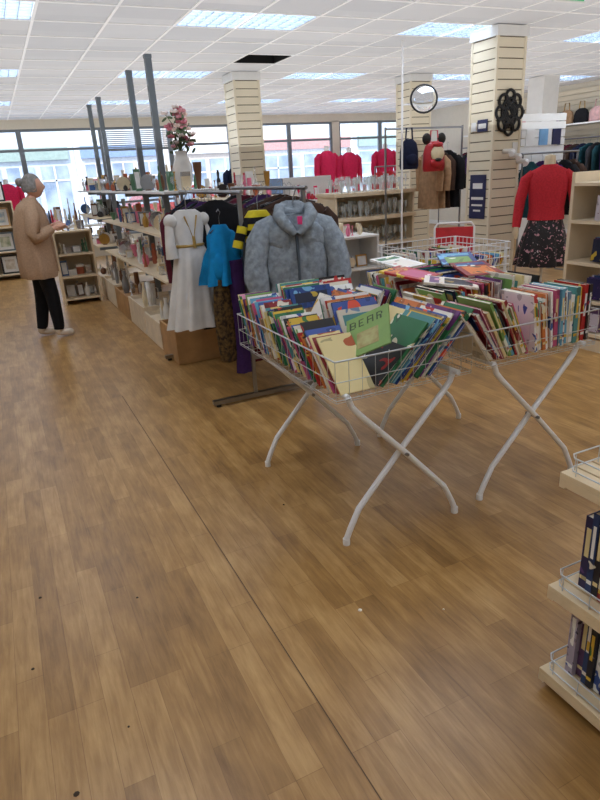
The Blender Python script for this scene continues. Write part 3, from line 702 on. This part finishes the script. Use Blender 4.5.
b=MB(); b.tube([(4.45,6.4,0),(4.45,6.4,H)],.012,TUBE,8); b.build('support_pole')
def bag(name,x,y,z,m,m2,w=.3,h=.32,a=0):
    b=MB(); b.T=TR(x,y,z,a)
    b.loft([(0,0,0,w*.46,.06),(0,0,.04,w*.5,.075),(0,0,h*.6,w*.48,.07),(0,0,h*.85,w*.4,.05),(0,0,h,w*.2,.02)],m,24)
    b.ell((0,-.06,h*.3),(w*.33,.035,h*.22),m2)
    b.tube([(-w*.2,0,h*.85),(-w*.15,0,h+.12),(w*.15,0,h+.12),(w*.2,0,h*.85)],.01,m2,8)
    return b
b=bag('',4.95,6.45,1.46,RED,RED,.32,.34); 
for s_ in (-1,1): b.ell((.11*s_,0,.37),(.065,.02,.065),BLACK)
b.ell((0,-.075,.2),(.1,.02,.09),OC[1]); b.ell((0,-.09,.13),(.05,.02,.02),BLACK); b.ell((0,-.08,.3),(.08,.02,.03),RED); b.build('red_mouse_backpack')
b=bag('',4.62,6.5,1.5,DK[1],DK[1],.26,.34); b.build('navy_handbag')
b=MB()
for x in (4.35,5.5): b.tube([(x,6.6,0),(x,6.6,1.98)],.013,CHROME,8); b.box((x-.02,6.35,0),(x+.02,6.85,.03),CHROME)
b.tube([(4.35,6.6,1.96),(5.5,6.6,1.96)],.013,CHROME,8); b.build('garment_rail')
b=MB()
for x in (5.1,5.2,5.3,5.4): b.T=TR(x,6.75,.3,1.57+rnd.uniform(-.2,.2)); garment(b,.18,1.4,.7,rnd.choice([DK[0],DK[5],cloth('cloth_tan',(176,142,110))]),1.1,.03,.4)
b.T=Matrix.Identity(4); b.build('hanging_clothes')
b=MB(); b.box((6.2,6.6,0),(6.26,6.64,2.1),CHROME); b.box((7.2,6.6,0),(7.26,6.64,2.1),CHROME)
for k in range(13): b.box((6.2,6.57,.8+k*.1),(7.26,6.6,.89+k*.1),WHITE)
for q in range(4): b.box((6.3+q*.24,6.555,1.7),(6.45+q*.24,6.57,1.9),[NV,WHITE,mat('sign_blue',(120,170,215),.5),NV][q])
b.build('slatwall_board')
b=MB()
for x in (6.4,6.6,6.8,7.0,7.15): b.T=TR(x,6.3,.1,1.5+rnd.uniform(-.3,.3)); garment(b,.2,1.4,.7,rnd.choice(DK),1.1,.03,.4)
b.T=Matrix.Identity(4)
b.tube([(6.23,6.3,1.6),(7.25,6.3,1.6)],.013,CHROME,8)
for x in (6.25,7.23): b.tube([(x,6.3,0),(x,6.3,1.6)],.013,CHROME,8); b.box((x-.02,6.1,0),(x+.02,6.5,.02),CHROME)
b.build('hanging_clothes')
b=MB(); b.box((10.4,6.5,2.1),(10.76,12.5,2.125),WHITE)
for k in range(27): b.box((10.77,6.5,.2+k*.095),(10.795,12.5,.285+k*.095),SLAT)
b.tube([(10.45,6.5,1.85),(10.45,12.5,1.85)],.015,CHROME,8); b.build('handbag_shelf')
b=MB()
y=6.7; i=0
while y<12.3:
    m=[DK[0],cloth('bag_tan',(176,142,110)),cloth('bag_lilac',(176,150,190)),cloth('bag_grey',(170,168,170)),PINK,DK[5],cloth('bag_blush',(214,170,166))][i%7]
    q=bag('',10.58,y,2.127,m,rnd.choice([BLACK,OC[3],m]),.34,.26,1.57)
    n=len(b.v); b.v+=q.v
    for fc,mi_,sm_ in zip(q.f,q.mi,q.sm): b.f.append([n+a for a in fc]); b.mi.append(b.k(q.mats[mi_])); b.sm.append(sm_)
    y+=.36; i+=1
b.build('handbag_collection')
b=MB(); y=6.6
while y<12.4:
    b.T=TR(10.45,y,.35,rnd.uniform(-.1,.1)); garment(b,.22,1.4,.6,rnd.choice(DK+[cloth('cloth_stripe',(200,200,205)),RJ]),1.1,.03,.4); y+=.16
b.T=Matrix.Identity(4); b.build('hanging_clothes')
b=MB()
b.tube([(7.0,11.0,1.55),(8.6,11.0,1.55)],.013,CHROME,8)
for x in (7.0,8.6): b.tube([(x,11,0),(x,11,1.55)],.013,CHROME,8); b.box((x-.02,10.75,0),(x+.02,11.25,.02),CHROME)
b.build('garment_rail')
b=MB(); x=7.1
while x<8.55:
    b.T=TR(x,11.0,.06,1.4+rnd.uniform(-.3,.3)); garment(b,.22,1.4,rnd.uniform(.6,.8),rnd.choice([PK,RJ,PINK,DK[3],RJ]),1.1,.03,.4); x+=.12
b.T=Matrix.Identity(4); b.build('hanging_clothes')
b=MB(); b.box((4.3,10.6,0),(6.0,11.2,1.0),CREAM); b.box((4.25,10.55,1.0),(6.05,11.25,1.04),WHITE); b.box((4.25,11.1,1.04),(6.05,11.25,1.45),WHITE)
b.build('shop_counter',bevel=.005)
b=MB(); b.box((4.6,10.8,1.04),(4.8,10.95,1.06),BLACK); b.box((4.69,10.86,1.06),(4.72,10.89,1.2),BLACK); b.box((4.5,10.86,1.18),(4.9,10.89,1.45),BLACK); b.box((4.51,10.855,1.19),(4.89,10.86,1.44),mat('screen_blue',(140,170,210),.3)); b.build('till_monitor',bevel=.004)
b=MB(); fill(b,5.0,6.0,10.6,11.05,1.04,14,(.1,.3),pal=[PINK,RED,OC[0],OC[0],PK]); b.build('counter_goods')
b=MB()
for xa,xb in ((-.6,2.6),(3.0,5.2),(5.9,8.0),(8.4,10.4)):
    b.box((xa,14.0,.7),(xb,14.5,.74),WHITE)
    for x in (xa+.05,xb-.09):
        for y in (14.03,14.43): b.box((x,y,0),(x+.04,y+.04,.7),WHITE)
b.build('window_display_table')
b=MB()
for xa,xb in ((-.6,2.6),(3.0,5.2),(5.9,8.0),(8.4,10.4)): fill(b,xa,xb,14.0,14.5,.74,int(12*(xb-xa)),(.15,.6),pal=OC+[RED,PINK,PK],kinds=[0,1,3,4,5,6,8,9])
b.build('window_ornaments')
b=MB(); GS=mat('exit_green',(40,150,90),.4,emit=.6); b.box((4.5,4.3,H-.10),(4.85,4.33,H-.02),WHITE); b.box((4.52,4.296,H-.09),(4.83,4.3,H-.05),GS)
for x in (4.55,4.78): b.tube([(x,4.315,H-.02),(x,4.315,H)],.005,CHROME,6)
b.build('exit_sign')

# ---------- woman
def skin_obj(name,verts,edges,radii,m,level=2):
    me=bpy.data.meshes.new(name); me.from_pydata(verts,edges,[]); o=bpy.data.objects.new(name,me); sc.collection.objects.link(o)
    s=o.modifiers.new('s','SKIN'); s.use_smooth_shade=True
    sv=me.skin_vertices[0].data
    for i,r_ in enumerate(radii): sv[i].radius=(r_,r_) if not isinstance(r_,tuple) else r_; sv[i].use_root=(i==0)
    ss=o.modifiers.new('u','SUBSURF'); ss.levels=level; ss.render_levels=level
    dg=bpy.context.evaluated_depsgraph_get(); me2=bpy.data.meshes.new_from_object(o.evaluated_get(dg))
    bpy.data.objects.remove(o); me2.name=name
    o2=bpy.data.objects.new(name,me2); sc.collection.objects.link(o2)
    for p_ in me2.polygons: p_.use_smooth=True
    return o2
W=bpy.data.objects.new('woman',None); sc.collection.objects.link(W)
TROU=cloth('black_trousers',(24,24,28),.1,20,.2); CARD=cloth('beige_cardigan',(184,153,126),.08,70,.5); HAIR=mat('grey_hair',(146,143,140),.7,var=.25,scale=40,bump=.5); SHOE=mat('beige_shoe',(215,200,180),.5)
vs=[(0,0,.86),(0,0,.98),(.01,0,1.16),(.015,0,1.28),(.04,0,1.355),(.06,0,1.42),
 (0,-.08,.8),(.05,-.085,.45),(.06,-.09,.09),(.03,-.09,.045),(.20,-.1,.035),
 (0,.08,.8),(-.02,.085,.45),(-.08,.09,.09),(-.11,.09,.045),(.05,.1,.035),
 (.01,-.15,1.28),(-.03,-.21,1.05),(.15,-.16,1.08),(.2,-.14,1.095),
 (.01,.15,1.28),(-.02,.2,1.05),(.17,.1,1.09),(.22,.07,1.105)]
es=[(0,1),(1,2),(2,3),(3,4),(4,5),(0,6),(6,7),(7,8),(8,9),(9,10),(0,11),(11,12),(12,13),(13,14),(14,15),(3,16),(16,17),(17,18),(18,19),(3,20),(20,21),(21,22),(22,23)]
rs=[(.13,.14),.12,(.12,.14),(.09,.11),.05,.045,.095,.078,.06,.042,.036,.095,.078,.06,.042,.036,.05,.042,.028,.022,.05,.042,.028,.022]
o=skin_obj('body',vs,es,rs,None)
for m in (SKIN,TROU,SHOE,CARD): o.data.materials.append(m)
for p_ in o.data.polygons:
    c=p_.center
    p_.material_index=2 if c.z<.085 else 1 if c.z<.9 else 0 if (c.z>1.33 or (c.x>.13 and c.z>1.0)) else 3
o.parent=W
b=MB()
S=[(-.01,0,.62,.155,.2,.09,7,0),(-.01,0,.64,.165,.205,.09,7,0),(-.01,0,.75,.17,.205,.07,7,.3),(-.01,0,.88,.168,.2,.05,7,.6),(-.01,0,1.02,.165,.19,.03,6,1),(-.005,0,1.16,.16,.19,.02,6,1.3),(0,0,1.26,.135,.19),(.005,0,1.32,.1,.15),(.025,0,1.36,.068,.085),(.04,0,1.385,.058,.06)]
b.loft(S,CARD,36)
b.tube([(.01,-.13,1.29),(0,-.185,1.24),(-.03,-.215,1.06),(-.02,-.215,1.02),(.06,-.19,1.045),(.155,-.16,1.085)],[.05,.075,.068,.066,.056,.042],CARD,14)
b.tube([(.01,.13,1.29),(0,.18,1.24),(-.02,.205,1.06),(0,.2,1.02),(.08,.15,1.05),(.175,.1,1.095)],[.05,.075,.068,.066,.056,.042],CARD,14)
b.tube([(.085,-.02,1.36),(.14,-.01,1.26),(.165,0,1.1),(.165,0,.9),(.165,0,.66)],[.01,.014,.014,.014,.012],CARD,8)
o=b.build('cardigan',disp=.012,dscale=.12); o.parent=W
b=MB(); hc=V((.085,0,1.485)); R=[]
for i in range(17):
    t=-math.pi/2+math.pi*i/16; ring=[]
    for k in range(28):
        a=2*math.pi*k/28; q=max(math.cos(t),.03)
        x=.092*q*math.cos(a); y=.074*q*math.sin(a); z=.108*math.sin(t)
        if z<0:
            y*=1-.25*(-z/.108); 
            if x<0: x*=1-.25*(-z/.108)
        if x>0:
            n=math.exp(-(y/.013)**2)
            x+=.022*n*math.exp(-((z+.012)/.018)**2)
            x+=.008*n*math.exp(-((z-.01)/.02)**2)
            x+=.006*math.exp(-(y/.025)**2)*math.exp(-((z+.05)/.009)**2)
            x+=.007*math.exp(-(y/.02)**2)*math.exp(-((z+.085)/.014)**2)
            x-=.007*math.exp(-((abs(y)-.028)/.014)**2)*math.exp(-((z-.008)/.012)**2)
        ring.append(hc+V((x,y,z)))
    R.append(ring)
b.rings(R,SKIN)
for s_ in (-1,1):
    b.ell(hc+V((.072,.028*s_,.006)),(.009,.011,.007),OC[0],10); b.ell(hc+V((.079,.029*s_,.006)),(.004,.005,.005),BLACK,8)
    b.tube([hc+V((-.005+.016*math.cos(a),.073*s_,-.008+.028*math.sin(a))) for a in [k*math.pi/5 for k in range(10)]],.006,SKIN,6,closed=True)
    b.ell(hc+V((-.005,.071*s_,-.008)),(.014,.005,.024),SKIN,10)
b.ell(hc+V((.088,0,-.05)),(.006,.02,.004),mat('lips',(185,100,95),.5),10)
o=b.build('head'); o.parent=W
b=MB()
R=[]
for i in range(13):
    t=-.55+ (math.pi/2+.55)*i/12; ring=[]
    for k in range(28):
        a=2*math.pi*k/28; q=max(math.cos(t),.03); x=.1*q*math.cos(a)-.008; y=.083*q*math.sin(a); z=.112*math.sin(t)+.008
        if x>.02 and z<.07: 
            x=.02+(x-.02)*.2*max(0,z/.07); 
        ring.append(hc+V((x,y,z+.003*math.sin(a*9))))
    R.append(ring)
b.rings(R,HAIR)
b.ell(hc+V((-.115,0,.045)),(.038,.042,.04),HAIR,14)
o=b.build('hair',disp=.006,dscale=.02); o.parent=W
b=MB()
for s_,wx,wy,wz in ((-1,.2,-.14,1.095),(1,.22,.07,1.105)):
    wv=V((wx,wy,wz)); d=V((.9,-.35*s_,.1)).normalized(); side=V((0,0,1)).cross(d).normalized(); up=d.cross(side)
    b.tube([wv-d*.02,wv+d*.01,wv+d*.045,wv+d*.085],[.022,.026,.034,.03],SKIN,12)
    for k,L_ in enumerate((.068,.078,.073,.056)):
        off=side*(.024-.016*k); p0=wv+d*.075+off
        b.tube([p0,p0+d*L_*.45-up*.006,p0+d*L_*.75-up*.022,p0+d*L_*.85-up*.04],[.009,.0085,.008,.006],SKIN,8)
    p0=wv+d*.03-side*s_*-.03
    b.tube([p0,p0+d*.03+side*.018*s_+up*.008,p0+d*.058+side*.01*s_+up*.01],[.011,.01,.007],SKIN,8)
o=b.build('hands'); o.parent=W
b=MB(); b.ob((.29,-.12,1.07),V((.03,.16,.0)),V((.1,-.02,.03)),V((-.01,0,.015)),OC[0]); b.tube([(.33,-.02,1.08),(.36,0,1.14)],.02,OC[6],10); o=b.build('held_item'); o.parent=W
W.location=(.31,7.1,.0); W.rotation_euler=(0,0,math.radians(5))
W.scale=(1.05,1.05,1.05)

# ---------- light
w=bpy.data.worlds.new('world'); sc.world=w; w.use_nodes=True
bg=w.node_tree.nodes['Background']; bg.inputs[0].default_value=(.78,.88,1,1); bg.inputs[1].default_value=1.8
s=bpy.data.lights.new('sun','SUN'); s.energy=2.5; s.angle=.02; so=bpy.data.objects.new('sun',s); sc.collection.objects.link(so); so.rotation_euler=(math.radians(48),0,math.radians(-20))
s=bpy.data.lights.new('ceiling_fill_light','AREA'); s.shape='RECTANGLE'; s.size=12.5; s.size_y=16; s.energy=225; s.color=(.96,.98,1)  # added fill, no fitting in the shop; brightens the ceiling from below
so=bpy.data.objects.new('ceiling_fill_light',s); sc.collection.objects.link(so); so.location=(4.1,6.1,1.9); so.rotation_euler=(math.pi,0,0)
